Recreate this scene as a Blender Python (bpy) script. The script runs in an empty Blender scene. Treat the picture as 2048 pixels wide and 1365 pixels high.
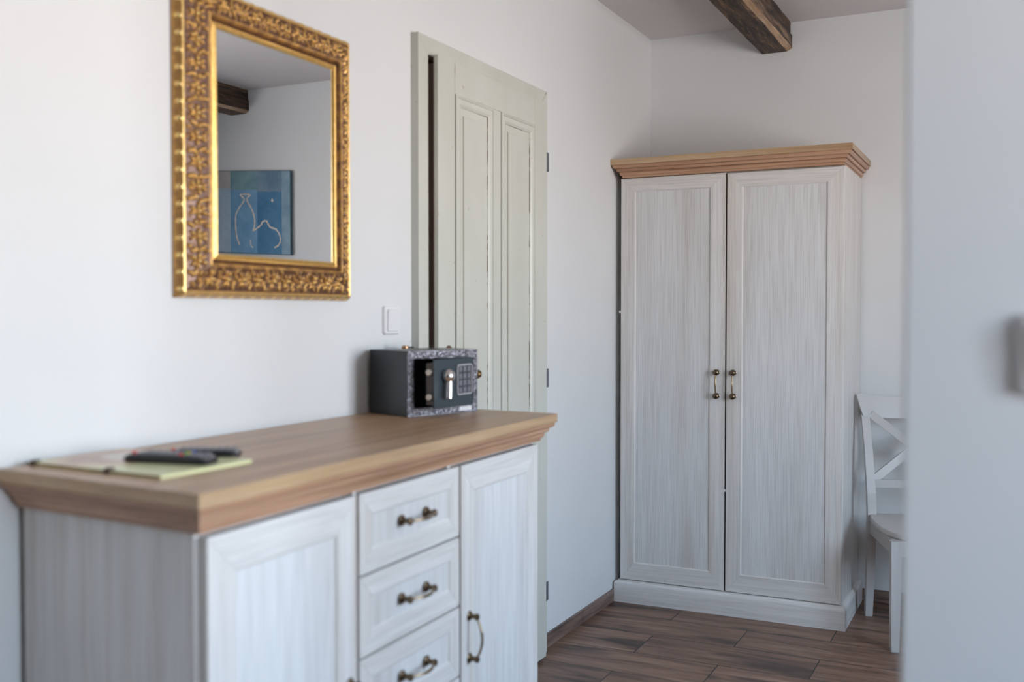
import bpy, bmesh, math, random
import numpy as np
from mathutils import Vector, Matrix
random.seed(7)
sc = bpy.context.scene
COL = sc.collection
R = math.radians

# ------------------------------------------------------------------ camera
CAMP = Vector((1.68, 0.0, 1.33))
yaw, pitch = R(26.405), R(1.486)
fwd = Vector((-math.sin(yaw)*math.cos(pitch), math.cos(yaw)*math.cos(pitch), -math.sin(pitch)))
cam = bpy.data.objects.new('camera', bpy.data.cameras.new('camera'))
COL.objects.link(cam)
cam.location = CAMP
cam.rotation_euler = fwd.to_track_quat('-Z', 'Y').to_euler()
cam.data.sensor_width = 36.0
cam.data.lens = 2042.8/2048*36.0
cam.data.clip_start = 0.02
cam.data.dof.use_dof = True
cam.data.dof.focus_distance = 4.5
cam.data.dof.aperture_fstop = 2.0
cam.data.dof.aperture_blades = 0
sc.camera = cam

# ------------------------------------------------------------------ view
sc.view_settings.view_transform = 'Standard'
sc.view_settings.look = 'None'
sc.view_settings.gamma = 1.0
sc.view_settings.use_curve_mapping = False
sc.view_settings.exposure = 0.0
sc.cycles.use_denoising = True
sc.cycles.max_bounces = 12
sc.cycles.diffuse_bounces = 8
sc.cycles.glossy_bounces = 6
sc.cycles.sample_clamp_indirect = 6.0
sc.cycles.caustics_reflective = False
sc.cycles.caustics_refractive = False

# ------------------------------------------------------------------ world: pale sky above, sunlit ground below
SKY_STRENGTH = 36.5
W = bpy.data.worlds.new('world'); sc.world = W; W.use_nodes = True
nt = W.node_tree; nt.nodes.clear()
wo = nt.nodes.new('ShaderNodeOutputWorld'); bg = nt.nodes.new('ShaderNodeBackground')
tc = nt.nodes.new('ShaderNodeTexCoord'); sx = nt.nodes.new('ShaderNodeSeparateXYZ')
mr = nt.nodes.new('ShaderNodeMapRange'); cr = nt.nodes.new('ShaderNodeValToRGB')
nt.links.new(tc.outputs['Generated'], sx.inputs[0]); nt.links.new(sx.outputs['Z'], mr.inputs[0])
mr.inputs[1].default_value = -1; mr.inputs[2].default_value = 1
nt.links.new(mr.outputs[0], cr.inputs[0]); nt.links.new(cr.outputs[0], bg.inputs[0])
e = cr.color_ramp.elements
e[0].position = 0.0; e[0].color = (0.76, 0.73, 0.71, 1)
e[1].position = 1.0; e[1].color = (0.38, 0.62, 0.93, 1)
a = e.new(0.46); a.color = (0.84, 0.785, 0.76, 1)
a = e.new(0.52); a.color = (0.80, 0.82, 0.86, 1)
a = e.new(0.62); a.color = (0.53, 0.70, 0.89, 1)
bg.inputs[1].default_value = SKY_STRENGTH
nt.links.new(bg.outputs[0], wo.inputs[0])

# windows of the room: (y0, y1, z0, z1) openings in the right wall x = XR
XR = 3.4
YB = 4.96          # back wall
YF = -3.4          # unseen wall behind the camera, set far back to lessen bounce light
ZC = 2.715         # ceiling
WINS = [(0.05, 0.84, 0.92, 2.16), (1.92, 3.04, 0.85, 2.15)]
for (y0, y1, z0, z1) in WINS:                       # daylight portals in the window openings
    l = bpy.data.lights.new('window_portal', 'AREA'); l.shape = 'RECTANGLE'
    l.size = y1-y0; l.size_y = z1-z0; l.cycles.is_portal = True
    o = bpy.data.objects.new('window_portal', l); COL.objects.link(o)
    o.location = (XR+0.20, (y0+y1)/2, (z0+z1)/2)
    o.rotation_euler = (R(90), 0, R(90))

# ------------------------------------------------------------------ materials
def newmat(name):
    m = bpy.data.materials.new(name); m.use_nodes = True
    n = m.node_tree; b = n.nodes['Principled BSDF']
    return m, n, b
def simple(name, col, rough=0.5, metal=0.0, spec=None, coat=0):
    m, n, b = newmat(name)
    b.inputs['Base Color'].default_value = (*col, 1)
    b.inputs['Roughness'].default_value = rough
    b.inputs['Metallic'].default_value = metal
    if spec is not None: b.inputs['Specular IOR Level'].default_value = spec
    if coat: b.inputs['Coat Weight'].default_value = coat; b.inputs['Coat Roughness'].default_value = .2
    return m
def N(n, t, **kw):
    x = n.nodes.new(t)
    for k, v in kw.items(): setattr(x, k, v)
    return x
def ramp(n, stops):
    r = N(n, 'ShaderNodeValToRGB'); e = r.color_ramp.elements
    e[0].position, e[0].color = stops[0][0], (*stops[0][1], 1)
    e[1].position, e[1].color = stops[-1][0], (*stops[-1][1], 1)
    for p, c in stops[1:-1]:
        q = e.new(p); q.color = (*c, 1)
    return r
def mapping(n, scale, loc=(0, 0, 0)):
    t = N(n, 'ShaderNodeTexCoord'); m = N(n, 'ShaderNodeMapping')
    m.inputs['Scale'].default_value = scale; m.inputs['Location'].default_value = loc
    n.links.new(t.outputs['Object'], m.inputs['Vector'])
    return m
def noise(n, vec, scale=1, detail=4, rough=.55, dist=0):
    x = N(n, 'ShaderNodeTexNoise'); x.inputs['Scale'].default_value = scale
    x.inputs['Detail'].default_value = detail; x.inputs['Roughness'].default_value = rough
    x.inputs['Distortion'].default_value = dist
    n.links.new(vec, x.inputs['Vector']); return x
def mix(n, a, b, f, mode='MIX'):
    x = N(n, 'ShaderNodeMix', data_type='RGBA', blend_type=mode)
    for s, v in ((x.inputs[6], a), (x.inputs[7], b), (x.inputs[0], f)):
        if hasattr(v, 'links'): n.links.new(v, s)
        elif isinstance(v, tuple): s.default_value = (*v, 1)
        else: s.default_value = v
    return x.outputs[2]
def bump(n, b, h, strength=.2, dist=.002):
    x = N(n, 'ShaderNodeBump'); x.inputs['Strength'].default_value = strength
    x.inputs['Distance'].default_value = dist
    n.links.new(h, x.inputs['Height']); n.links.new(x.outputs[0], b.inputs['Normal'])

def wood(name, scale, stops, fine_scale, fine_amt, rough, bumpamt=.08, loc=(0, 0, 0), coarse=1.0):
    """streaky grain; the small number in `scale` is the grain direction"""
    m, n, b = newmat(name)
    mp = mapping(n, scale, loc)
    c = noise(n, mp.outputs[0], 1*coarse, 3, .6, .15)
    r = ramp(n, stops); n.links.new(c.outputs['Fac'], r.inputs[0])
    mp2 = mapping(n, fine_scale, loc)
    f = noise(n, mp2.outputs[0], 1, 3, .6)
    fr = ramp(n, [(.38, (1-fine_amt,)*3), (.56, (1, 1, 1))]); n.links.new(f.outputs['Fac'], fr.inputs[0])
    n.links.new(mix(n, r.outputs[0], fr.outputs[0], 1.0, 'MULTIPLY'), b.inputs['Base Color'])
    b.inputs['Roughness'].default_value = rough
    bump(n, b, f.outputs['Fac'], bumpamt, .001)
    return m
WH = [(.25, (.58, .52, .475)), (.42, (.66, .625, .59)), (.58, (.71, .69, .67)), (.75, (.745, .735, .725))]
M = {}
M['white_v'] = wood('whitewashed_grain_upright', (34, 34, .9), WH, (210, 210, 5), .13, .42)
WHH = [(.25, (.635, .60, .565)), (.42, (.675, .65, .625)), (.58, (.71, .69, .67)), (.75, (.735, .72, .705))]
M['white_h'] = wood('whitewashed_grain_level', (.9, .9, 42), WHH, (5, 5, 210), .13, .42, loc=(3, 1, 5))
WP = [(.25, (.59, .555, .53)), (.42, (.66, .65, .64)), (.58, (.70, .70, .70)), (.75, (.735, .735, .735))]
M['white_p'] = wood('whitewashed_panel_grain', (9, 9, .7), WP, (230, 230, 4), .17, .45, loc=(7, 2, 1))
OAK = [(.3, (.31, .175, .085)), (.45, (.44, .27, .145)), (.6, (.52, .335, .19)), (.75, (.57, .39, .235))]
M['oak_y'] = wood('oak_grain_lengthways', (26, 1.1, 26), OAK, (160, 4, 160), .16, .34)
OAKL = [(.3, (.36, .225, .12)), (.45, (.46, .305, .17)), (.6, (.52, .36, .215)), (.75, (.56, .40, .25))]
OAKM = [(.3, (.30, .15, .08)), (.45, (.44, .245, .145)), (.6, (.52, .31, .195)), (.75, (.56, .36, .235))]
M['oakl_y'] = wood('oak_edge_band_lengthways', (14, .9, 26), OAKL, (160, 4, 160), .14, .34)
M['oakl_x'] = wood('oak_edge_band_crossways', (.9, 14, 26), OAKL, (4, 160, 160), .14, .34)
M['oakm_y'] = wood('oak_moulding_lengthways', (30, .9, 40), OAKM, (160, 4, 160), .18, .36)
M['oakm_x'] = wood('oak_moulding_crossways', (.9, 30, 40), OAKM, (4, 160, 160), .18, .36)
M['oak_x'] = wood('oak_grain_crossways', (1.1, 26, 26), OAK, (4, 160, 160), .16, .34)

def mk_wall():
    m, n, b = newmat('white_plaster')
    mp = mapping(n, (1, 1, 1)); c = noise(n, mp.outputs[0], 1.3, 3, .5)
    r = ramp(n, [(.35, (.70, .71, .71)), (.65, (.73, .74, .74))]); n.links.new(c.outputs['Fac'], r.inputs[0])
    n.links.new(r.outputs[0], b.inputs['Base Color']); b.inputs['Roughness'].default_value = .75
    h = noise(n, mp.outputs[0], 40, 5, .6); bump(n, b, h.outputs['Fac'], .12, .003)
    return m
M['wall'] = mk_wall()
M['wall_daylit'] = simple('partition_white_with_daylight', (.80, .835, .86), .75)  # white wall brightened and cooled; the partition's daylight is put into its colour
M['wall_bounce_cut'] = simple('bounce_cutting_dark_wall', (.26, .24, .23), .8)  # dark colour made up for the unseen walls, to cut bounce light
M['ceiling'] = simple('ceiling_paint', (.66, .635, .64), .9)

def mk_floor():
    m, n, b = newmat('wood_look_floor_tiles')
    t = N(n, 'ShaderNodeTexCoord'); mp = N(n, 'ShaderNodeMapping')
    TW, TH = .672, .2355
    # joint rows at y = 3.785 + k*TH ; joint columns x = .672*k (even rows) / shifted half a tile
    mp.inputs['Location'].default_value = (.672*10, .2355*40-3.785, 0)
    n.links.new(t.outputs['Object'], mp.inputs['Vector'])
    br = N(n, 'ShaderNodeTexBrick'); br.offset = .5; br.offset_frequency = 2; br.squash = 1
    br.inputs['Scale'].default_value = 1; br.inputs['Mortar Size'].default_value = .0024
    br.inputs['Mortar Smooth'].default_value = .0; br.inputs['Bias'].default_value = 0
    br.inputs['Brick Width'].default_value = TW; br.inputs['Row Height'].default_value = TH
    br.inputs['Color1'].default_value = (0, 0, 0, 1); br.inputs['Color2'].default_value = (1, 1, 1, 1)
    br.inputs['Mortar'].default_value = (.5, .5, .5, 1)
    n.links.new(mp.outputs[0], br.inputs['Vector'])
    # per-tile random value shifts the grain
    sh = N(n, 'ShaderNodeVectorMath', operation='MULTIPLY'); sh.inputs[1].default_value = (17, 31, 5)
    n.links.new(br.outputs['Color'], sh.inputs[0])
    def coords(s):
        q = N(n, 'ShaderNodeVectorMath', operation='MULTIPLY'); q.inputs[1].default_value = s
        n.links.new(t.outputs['Object'], q.inputs[0])
        p = N(n, 'ShaderNodeVectorMath', operation='ADD')
        n.links.new(q.outputs[0], p.inputs[0]); n.links.new(sh.outputs[0], p.inputs[1]); return p.outputs[0]
    g = noise(n, coords((2.2, 20, 1)), 1, 4, .6, .6)
    r = ramp(n, [(.28, (.090, .052, .036)), (.42, (.160, .090, .060)), (.55, (.225, .130, .088)), (.72, (.30, .190, .135))])
    n.links.new(g.outputs['Fac'], r.inputs[0])
    s = noise(n, coords((2.4, 9, 1)), 1, 3, .5, .3)
    sr = ramp(n, [(.53, (1, 1, 1)), (.66, (.30, .29, .30))]); n.links.new(s.outputs['Fac'], sr.inputs[0])
    f = noise(n, coords((9, 150, 1)), 1, 3, .6)
    fr = ramp(n, [(.35, (.80, .80, .80)), (.6, (1.06, 1.06, 1.06))]); n.links.new(f.outputs['Fac'], fr.inputs[0])
    col = mix(n, mix(n, r.outputs[0], sr.outputs[0], 1.0, 'MULTIPLY'), fr.outputs[0], 1.0, 'MULTIPLY')
    tint = ramp(n, [(0, (.86, .84, .84)), (1, (1.16, 1.12, 1.08))]); n.links.new(br.outputs['Color'], tint.inputs[0])
    col = mix(n, col, tint.outputs[0], 1.0, 'MULTIPLY')
    col = mix(n, col, (.010, .008, .008), br.outputs['Fac'])
    n.links.new(col, b.inputs['Base Color']); b.inputs['Roughness'].default_value = .42
    inv = N(n, 'ShaderNodeMath', operation='MULTIPLY_ADD'); inv.inputs[1].default_value = -3; inv.inputs[2].default_value = 3
    n.links.new(br.outputs['Fac'], inv.inputs[0])
    ad = N(n, 'ShaderNodeMath', operation='ADD'); n.links.new(inv.outputs[0], ad.inputs[0]); n.links.new(f.outputs['Fac'], ad.inputs[1])
    bump(n, b, ad.outputs[0], .35, .001)
    return m
M['floor'] = mk_floor()
M['skirt_y'] = wood('wood_look_skirting_lengthways', (20, 2.2, 40), [(.3, (.09, .06, .05)), (.5, (.20, .13, .105)), (.7, (.29, .205, .17))], (150, 9, 150), .2, .45)
M['skirt_x'] = wood('wood_look_skirting_crossways', (2.2, 20, 40), [(.3, (.09, .06, .05)), (.5, (.20, .13, .105)), (.7, (.29, .205, .17))], (9, 150, 150), .2, .45)
M['grout'] = simple('pale_grout', (.45, .42, .40), .9)

def mk_beam():
    m, n, b = newmat('dark_weathered_beam_wood')
    mp = mapping(n, (24, 2.4, 24)); c = noise(n, mp.outputs[0], 1, 5, .7, 1.6)
    r = ramp(n, [(.30, (.012, .009, .008)), (.44, (.035, .022, .015)), (.54, (.11, .06, .035)), (.68, (.30, .165, .085))])
    n.links.new(c.outputs['Fac'], r.inputs[0])
    mp2 = mapping(n, (90, 5, 90)); f = noise(n, mp2.outputs[0], 1, 4, .6, 1.5)
    fr = ramp(n, [(.4, (.35, .33, .32)), (.58, (1.1, 1.1, 1.1))]); n.links.new(f.outputs['Fac'], fr.inputs[0])
    n.links.new(mix(n, r.outputs[0], fr.outputs[0], 1.0, 'MULTIPLY'), b.inputs['Base Color'])
    b.inputs['Roughness'].default_value = .62
    ad = N(n, 'ShaderNodeMath', operation='ADD'); n.links.new(c.outputs['Fac'], ad.inputs[0]); n.links.new(f.outputs['Fac'], ad.inputs[1])
    bump(n, b, ad.outputs[0], .9, .006)
    return m
M['beam'] = mk_beam()
M['beam_side'] = wood('brown_beam_side_grain', (26, 2.0, 26), [(.32, (.02, .014, .011)), (.46, (.10, .06, .038)), (.56, (.20, .125, .08)), (.7, (.30, .20, .13))], (150, 8, 150), .7, .65, .9, coarse=1.2)
M['beam_edge'] = wood('pale_worn_beam_edge', (14, 3, 14), [(.3, (.30, .18, .10)), (.6, (.52, .36, .23))], (120, 9, 120), .25, .6)

def mk_oldpaint(name, c1, c2):
    m, n, b = newmat(name)
    mp = mapping(n, (2, 2, .8)); c = noise(n, mp.outputs[0], 1.5, 4, .6)
    r = ramp(n, [(.35, c1), (.65, c2)]); n.links.new(c.outputs['Fac'], r.inputs[0])
    mp2 = mapping(n, (55, 55, 40)); s = noise(n, mp2.outputs[0], 1, 2, .5)
    sr = ramp(n, [(.755, (0, 0, 0)), (.775, (1, 1, 1))]); n.links.new(s.outputs['Fac'], sr.inputs[0])
    n.links.new(mix(n, r.outputs[0], (.28, .22, .16), sr.outputs[0]), b.inputs['Base Color'])
    b.inputs['Roughness'].default_value = .38
    mp3 = mapping(n, (80, 80, 3)); h = noise(n, mp3.outputs[0], 1, 3, .5); bump(n, b, h.outputs['Fac'], .12, .001)
    return m
M['doorpaint'] = mk_oldpaint('aged_sage_white_door_paint', (.56, .565, .50), (.62, .625, .565))
def mk_crack():
    m, n, b = newmat('broken_paint_line'); mp = mapping(n, (5, 5, 5)); c = noise(n, mp.outputs[0], 1.6, 4, .7)
    r = ramp(n, [(.46, (.56, .555, .49)), (.56, (.20, .15, .11))]); n.links.new(c.outputs['Fac'], r.inputs[0]); n.links.new(r.outputs[0], b.inputs['Base Color'])
    b.inputs['Roughness'].default_value = .7; return m
M['doorcrack'] = mk_crack()
M['doorwear'] = mk_oldpaint('worn_brownish_door_edge', (.42, .38, .32), (.55, .53, .46))
M['doorcore'] = simple('brown_door_rebate', (.34, .25, .21), .8)

def mk_gold():
    m, n, b = newmat('antique_gilt')
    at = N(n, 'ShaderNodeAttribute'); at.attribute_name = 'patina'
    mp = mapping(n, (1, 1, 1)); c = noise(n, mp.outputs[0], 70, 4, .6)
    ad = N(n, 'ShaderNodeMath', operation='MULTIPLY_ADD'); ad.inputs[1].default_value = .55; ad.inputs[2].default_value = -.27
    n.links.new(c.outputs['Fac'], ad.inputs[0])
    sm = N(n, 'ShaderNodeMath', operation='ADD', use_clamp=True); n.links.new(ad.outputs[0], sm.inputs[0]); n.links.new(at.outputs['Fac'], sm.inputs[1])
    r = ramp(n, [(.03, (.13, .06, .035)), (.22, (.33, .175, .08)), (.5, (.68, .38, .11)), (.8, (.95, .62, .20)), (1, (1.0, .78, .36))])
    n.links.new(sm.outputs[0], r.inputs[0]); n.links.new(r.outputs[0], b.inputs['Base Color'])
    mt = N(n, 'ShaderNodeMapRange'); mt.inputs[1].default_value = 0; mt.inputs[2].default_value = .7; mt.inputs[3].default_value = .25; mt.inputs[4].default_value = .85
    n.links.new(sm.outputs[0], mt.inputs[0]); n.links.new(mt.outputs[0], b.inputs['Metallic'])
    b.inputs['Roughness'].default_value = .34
    return m
M['gold'] = mk_gold()
M['mirror'] = simple('mirror_silvering', (.90, .91, .92), .0, 1.0)
M['mirror_back'] = simple('mirror_backing_board', (.25, .18, .12), .8)
M['bronze'] = simple('antique_bronze', (.16, .115, .075), .27, .95)
M['bronze_light'] = simple('rubbed_bronze', (.34, .26, .17), .28, .95)
M['black'] = simple('painted_gap_shade', (.006, .006, .007), .9)
M['whiteplastic'] = simple('white_plastic', (.80, .80, .80), .35)
M['switchplastic'] = simple('switch_white_plastic', (.78, .78, .785), .3)
M['chair'] = simple('white_lacquered_chair_wood', (.50, .485, .475), .35)

def mk_safe(name, base, bstr, rough):
    m, n, b = newmat(name)
    b.inputs['Base Color'].default_value = (*base, 1); b.inputs['Roughness'].default_value = rough
    b.inputs['Specular IOR Level'].default_value = .6
    mp = mapping(n, (1, 1, 1)); h = noise(n, mp.outputs[0], 300, 2, .5); bump(n, b, h.outputs['Fac'], bstr, .002)
    return m
M['safe'] = mk_safe('dark_grey_powder_coat', (.028, .033, .040), .15, .33)
M['safeface'] = mk_safe('textured_dark_metallic_face', (.13, .125, .14), 1.0, .20)
def _speckle():
    n = M['safeface'].node_tree; b = n.nodes['Principled BSDF']; b.inputs['Metallic'].default_value = .8
    mp = mapping(n, (1, 1, 1)); c = noise(n, mp.outputs[0], 190, 3, .7)
    r = ramp(n, [(.44, (.022, .021, .027)), (.60, (.26, .25, .275))]); n.links.new(c.outputs['Fac'], r.inputs[0]); n.links.new(r.outputs[0], b.inputs['Base Color'])
_speckle()
M['safedoor'] = mk_safe('blue_black_door_coat', (.030, .045, .056), .2, .38)
M['safein'] = simple('black_safe_lining', (.004, .004, .005), .9)
M['chrome'] = simple('brushed_chrome', (.80, .76, .76), .18, 1.0)
M['silver'] = simple('silver_grey_trim', (.55, .54, .55), .35, .4)
M['keypad'] = simple('dark_keypad', (.05, .052, .062), .5)
M['keybtn'] = simple('translucent_grey_keys', (.16, .165, .19), .4)
M['cream_metal'] = simple('pale_bolt_steel', (.72, .66, .58), .35, .3)
M['lockbox'] = simple('grey_lock_box', (.11, .105, .10), .5)
M['sticker'] = simple('white_sticker', (.75, .75, .76), .6)
M['remote'] = simple('black_remote_plastic', (.012, .013, .018), .38)
M['remote_top'] = simple('dark_grey_remote_face', (.09, .09, .105), .3)
M['btn_grey'] = simple('grey_remote_button', (.22, .22, .24), .5)
for k, c in dict(red=(.75, .03, .03), green=(.05, .45, .10), yellow=(.80, .62, .05), blue=(.06, .16, .62)).items():
    M['btn_'+k] = simple(k+'_remote_button', c, .5)
M['key_steel'] = simple('key_steel', (.55, .50, .46), .3, .9)
M['key_brass'] = simple('key_brass', (.62, .36, .20), .3, .8)
M['key_black'] = simple('key_black_plastic', (.02, .018, .02), .4)
M['door_brass'] = simple('dull_brass', (.15, .095, .042), .38, .9)
M['door_iron'] = simple('brown_patinated_plate', (.16, .07, .045), .45, .6)
M['hinge'] = simple('dark_grey_hinge_steel', (.16, .17, .19), .45, .6)

def mk_folder():
    m, n, b = newmat('yellow_green_printed_cover')
    mp = mapping(n, (1, 1, 1)); c = noise(n, mp.outputs[0], 16, 3, .6)
    gx = N(n, 'ShaderNodeTexGradient', gradient_type='SPHERICAL')
    mp2 = mapping(n, (7.5, 5.2, 1), (-.7, -.72, 0)); n.links.new(mp2.outputs[0], gx.inputs[0])
    mm = N(n, 'ShaderNodeMath', operation='MULTIPLY'); n.links.new(gx.outputs['Fac'], mm.inputs[0]); n.links.new(c.outputs['Fac'], mm.inputs[1])
    r = ramp(n, [(.05, (.70, .72, .42)), (.14, (.66, .50, .32)), (.28, (.45, .26, .18)), (.36, (.66, .58, .50))]); n.links.new(mm.outputs[0], r.inputs[0])
    n.links.new(r.outputs[0], b.inputs['Base Color']); b.inputs['Roughness'].default_value = .3
    return m
M['folder'] = mk_folder()
M['folder_edge'] = simple('pale_yellow_cover_edge', (.74, .74, .42), .5)
M['folder_pages'] = simple('brown_paper_edge', (.34, .24, .15), .8)
M['rivet'] = simple('dark_corner_rivet', (.07, .035, .03), .5)

def mk_glass():
    m, n, b = newmat('window_glass'); n.nodes.remove(b)
    o = n.nodes['Material Output']; t = N(n, 'ShaderNodeBsdfTransparent'); g = N(n, 'ShaderNodeBsdfGlossy'); g.inputs['Roughness'].default_value = 0
    x = N(n, 'ShaderNodeMixShader'); x.inputs[0].default_value = .06
    n.links.new(t.outputs[0], x.inputs[1]); n.links.new(g.outputs[0], x.inputs[2]); n.links.new(x.outputs[0], o.inputs[0]); return m
M['glass'] = mk_glass()
M['winframe'] = simple('white_window_paint', (.78, .78, .77), .35)

# ------------------------------------------------------------------ mesh builder
class B:
    def __init__(s): s.v = []; s.f = []; s.m = []; s.mats = []; s.smooth = []
    def mi(s, mat):
        if mat not in s.mats: s.mats.append(mat)
        return s.mats.index(mat)
    def add(s, vs, fs, mat, smooth=False):
        o = len(s.v); s.v += [tuple(v) for v in vs]; k = s.mi(mat)
        for f in fs: s.f.append([i+o for i in f]); s.m.append(k); s.smooth.append(smooth)
        return s
    def box(s, a, b, mat, bev=0.0):
        x0, y0, z0 = [min(p, q) for p, q in zip(a, b)]; x1, y1, z1 = [max(p, q) for p, q in zip(a, b)]
        if bev <= 0:
            vs = [(x, y, z) for x in (x0, x1) for y in (y0, y1) for z in (z0, z1)]
            return s.add(vs, [(0, 1, 3, 2), (4, 6, 7, 5), (0, 4, 5, 1), (2, 3, 7, 6), (0, 2, 6, 4), (1, 5, 7, 3)], mat)
        bm = bmesh.new(); bmesh.ops.create_cube(bm, size=1)
        for v in bm.verts: v.co = Vector(((x0+x1)/2+v.co.x*(x1-x0), (y0+y1)/2+v.co.y*(y1-y0), (z0+z1)/2+v.co.z*(z1-z0)))
        bev = min(bev, .45*min(x1-x0, y1-y0, z1-z0))
        bmesh.ops.bevel(bm, geom=bm.edges[:], offset=bev, segments=2, affect='EDGES', profile=.5)
        return s.bm(bm, mat)
    def bm(s, bm, mat, smooth=False, mx=None):
        bm.verts.index_update()
        vs = [(mx @ v.co if mx else v.co)[:] for v in bm.verts]; fs = [[v.index for v in f.verts] for f in bm.faces]
        bm.free(); return s.add(vs, fs, mat, smooth)
    def prism(s, poly, fr, n0, n1, mat, bev=0.0):
        """convex ccw polygon in (u,v); fr maps (u,v,n) to 3-D"""
        k = len(poly)
        if bev > 0:
            ins = inset(poly, bev)
            vs = [fr(u, v, n0) for u, v in poly]+[fr(u, v, n1-bev) for u, v in poly]+[fr(u, v, n1) for u, v in ins]
            fs = [list(range(k))[::-1]]+[[i, (i+1) % k, k+(i+1) % k, k+i] for i in range(k)]
            fs += [[k+i, k+(i+1) % k, 2*k+(i+1) % k, 2*k+i] for i in range(k)]+[[2*k+i for i in range(k)]]
        else:
            vs = [fr(u, v, n0) for u, v in poly]+[fr(u, v, n1) for u, v in poly]
            fs = [list(range(k))[::-1]]+[[i, (i+1) % k, k+(i+1) % k, k+i] for i in range(k)]+[[k+i for i in range(k)]]
        return s.add(vs, fs, mat)
    def lathe(s, prof, mx, mat, seg=20):
        """prof list of (r, h) around local z"""
        vs = []; fs = []
        for r, h in prof:
            for i in range(seg):
                t = 2*math.pi*i/seg; vs.append((mx @ Vector((r*math.cos(t), r*math.sin(t), h)))[:])
        for j in range(len(prof)-1):
            for i in range(seg): fs.append([j*seg+i, j*seg+(i+1) % seg, (j+1)*seg+(i+1) % seg, (j+1)*seg+i])
        fs.append(list(range(seg))[::-1]); fs.append([(len(prof)-1)*seg+i for i in range(seg)])
        return s.add(vs, fs, mat, True)
    def tube(s, pts, rad, mat, seg=10):
        pts = [Vector(p) for p in pts]; n = len(pts)
        rad = rad if hasattr(rad, '__len__') else [rad]*n
        vs = []; fs = []; up = None
        for i, p in enumerate(pts):
            d = (pts[min(i+1, n-1)]-pts[max(i-1, 0)]).normalized()
            if up is None: up = d.orthogonal().normalized()
            up = (up-d*up.dot(d)).normalized(); sd = d.cross(up)
            for k in range(seg):
                t = 2*math.pi*k/seg; vs.append((p+up*rad[i]*math.cos(t)+sd*rad[i]*math.sin(t))[:])
        for j in range(n-1):
            for i in range(seg): fs.append([j*seg+i, j*seg+(i+1) % seg, (j+1)*seg+(i+1) % seg, (j+1)*seg+i])
        fs.append(list(range(seg))[::-1]); fs.append([(n-1)*seg+i for i in range(seg)])
        return s.add(vs, fs, mat, True)
    def build(s, name, parent=None, loc=None, off=(0, 0, 0)):
        if parent is not None and (parent.name == 'sideboard' or (parent.parent and parent.parent.name == 'sideboard')):
            s.v = [(v[0]+(.020*v[1]/1.449 if v[0] < -.3 else 0), v[1]-.095*v[0], v[2]) for v in s.v]          # its ends are a touch out of square
        me = bpy.data.meshes.new(name)
        me.from_pydata([(v[0]-off[0], v[1]-off[1], v[2]-off[2]) for v in s.v], [], s.f)
        for m in s.mats: me.materials.append(M[m])
        me.polygons.foreach_set('material_index', s.m)
        me.polygons.foreach_set('use_smooth', s.smooth)
        me.update()
        bm = bmesh.new(); bm.from_mesh(me); bmesh.ops.recalc_face_normals(bm, faces=bm.faces[:]); bm.to_mesh(me); bm.free()
        if any(s.smooth):
            try: me.set_sharp_from_angle(angle=R(42))
            except Exception: pass
        o = bpy.data.objects.new(name, me); COL.objects.link(o)
        if loc: o.location = loc
        if parent: o.parent = parent
        return o
def inset(poly, d):
    k = len(poly); out = []
    for i in range(k):
        p0 = Vector(poly[i-1]); p1 = Vector(poly[i]); p2 = Vector(poly[(i+1) % k])
        e1 = (p1-p0).normalized(); e2 = (p2-p1).normalized()
        n1 = Vector((-e1.y, e1.x)); n2 = Vector((-e2.y, e2.x))
        b = n1+n2; out.append(tuple(p1+b*(d/max(.2, b.dot(n1)))))
    return out
def empty(name, loc=(0, 0, 0), rz=0):
    o = bpy.data.objects.new(name, None); COL.objects.link(o); o.location = loc; o.rotation_euler = (0, 0, rz)
    o.empty_display_size = .05; return o
def tag(o, label=None, cat=None, group=None, kind=None):
    if label: o['label'] = label
    if cat: o['category'] = cat
    if group: o['group'] = group
    if kind: o['kind'] = kind
    return o
def rrect(u0, v0, u1, v1, r, k=5):
    pts = []
    for cx, cy, a0 in ((u1-r, v1-r, 0), (u0+r, v1-r, 90), (u0+r, v0+r, 180), (u1-r, v0+r, 270)):
        for i in range(k+1):
            t = R(a0+90*i/k); pts.append((cx+r*math.cos(t), cy+r*math.sin(t)))
    return pts
def axis_mx(pos, direction):
    return Matrix.Translation(Vector(pos)) @ Vector(direction).to_track_quat('Z', 'Y').to_matrix().to_4x4()

# ------------------------------------------------------------------ room shell
b = B().box((-.15, YF-.15, -.12), (XR+.4, YB+.15, 0), 'floor')
tag(b.build('floor'), 'brown wood-look floor tiles laid in staggered rows', 'floor', kind='structure')
b = B().box((-.15, YF-.15, ZC), (XR+.4, YB+.15, ZC+.12), 'ceiling')
tag(b.build('ceiling'), 'plain off-white ceiling above the dark beams', 'ceiling', kind='structure')
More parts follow.
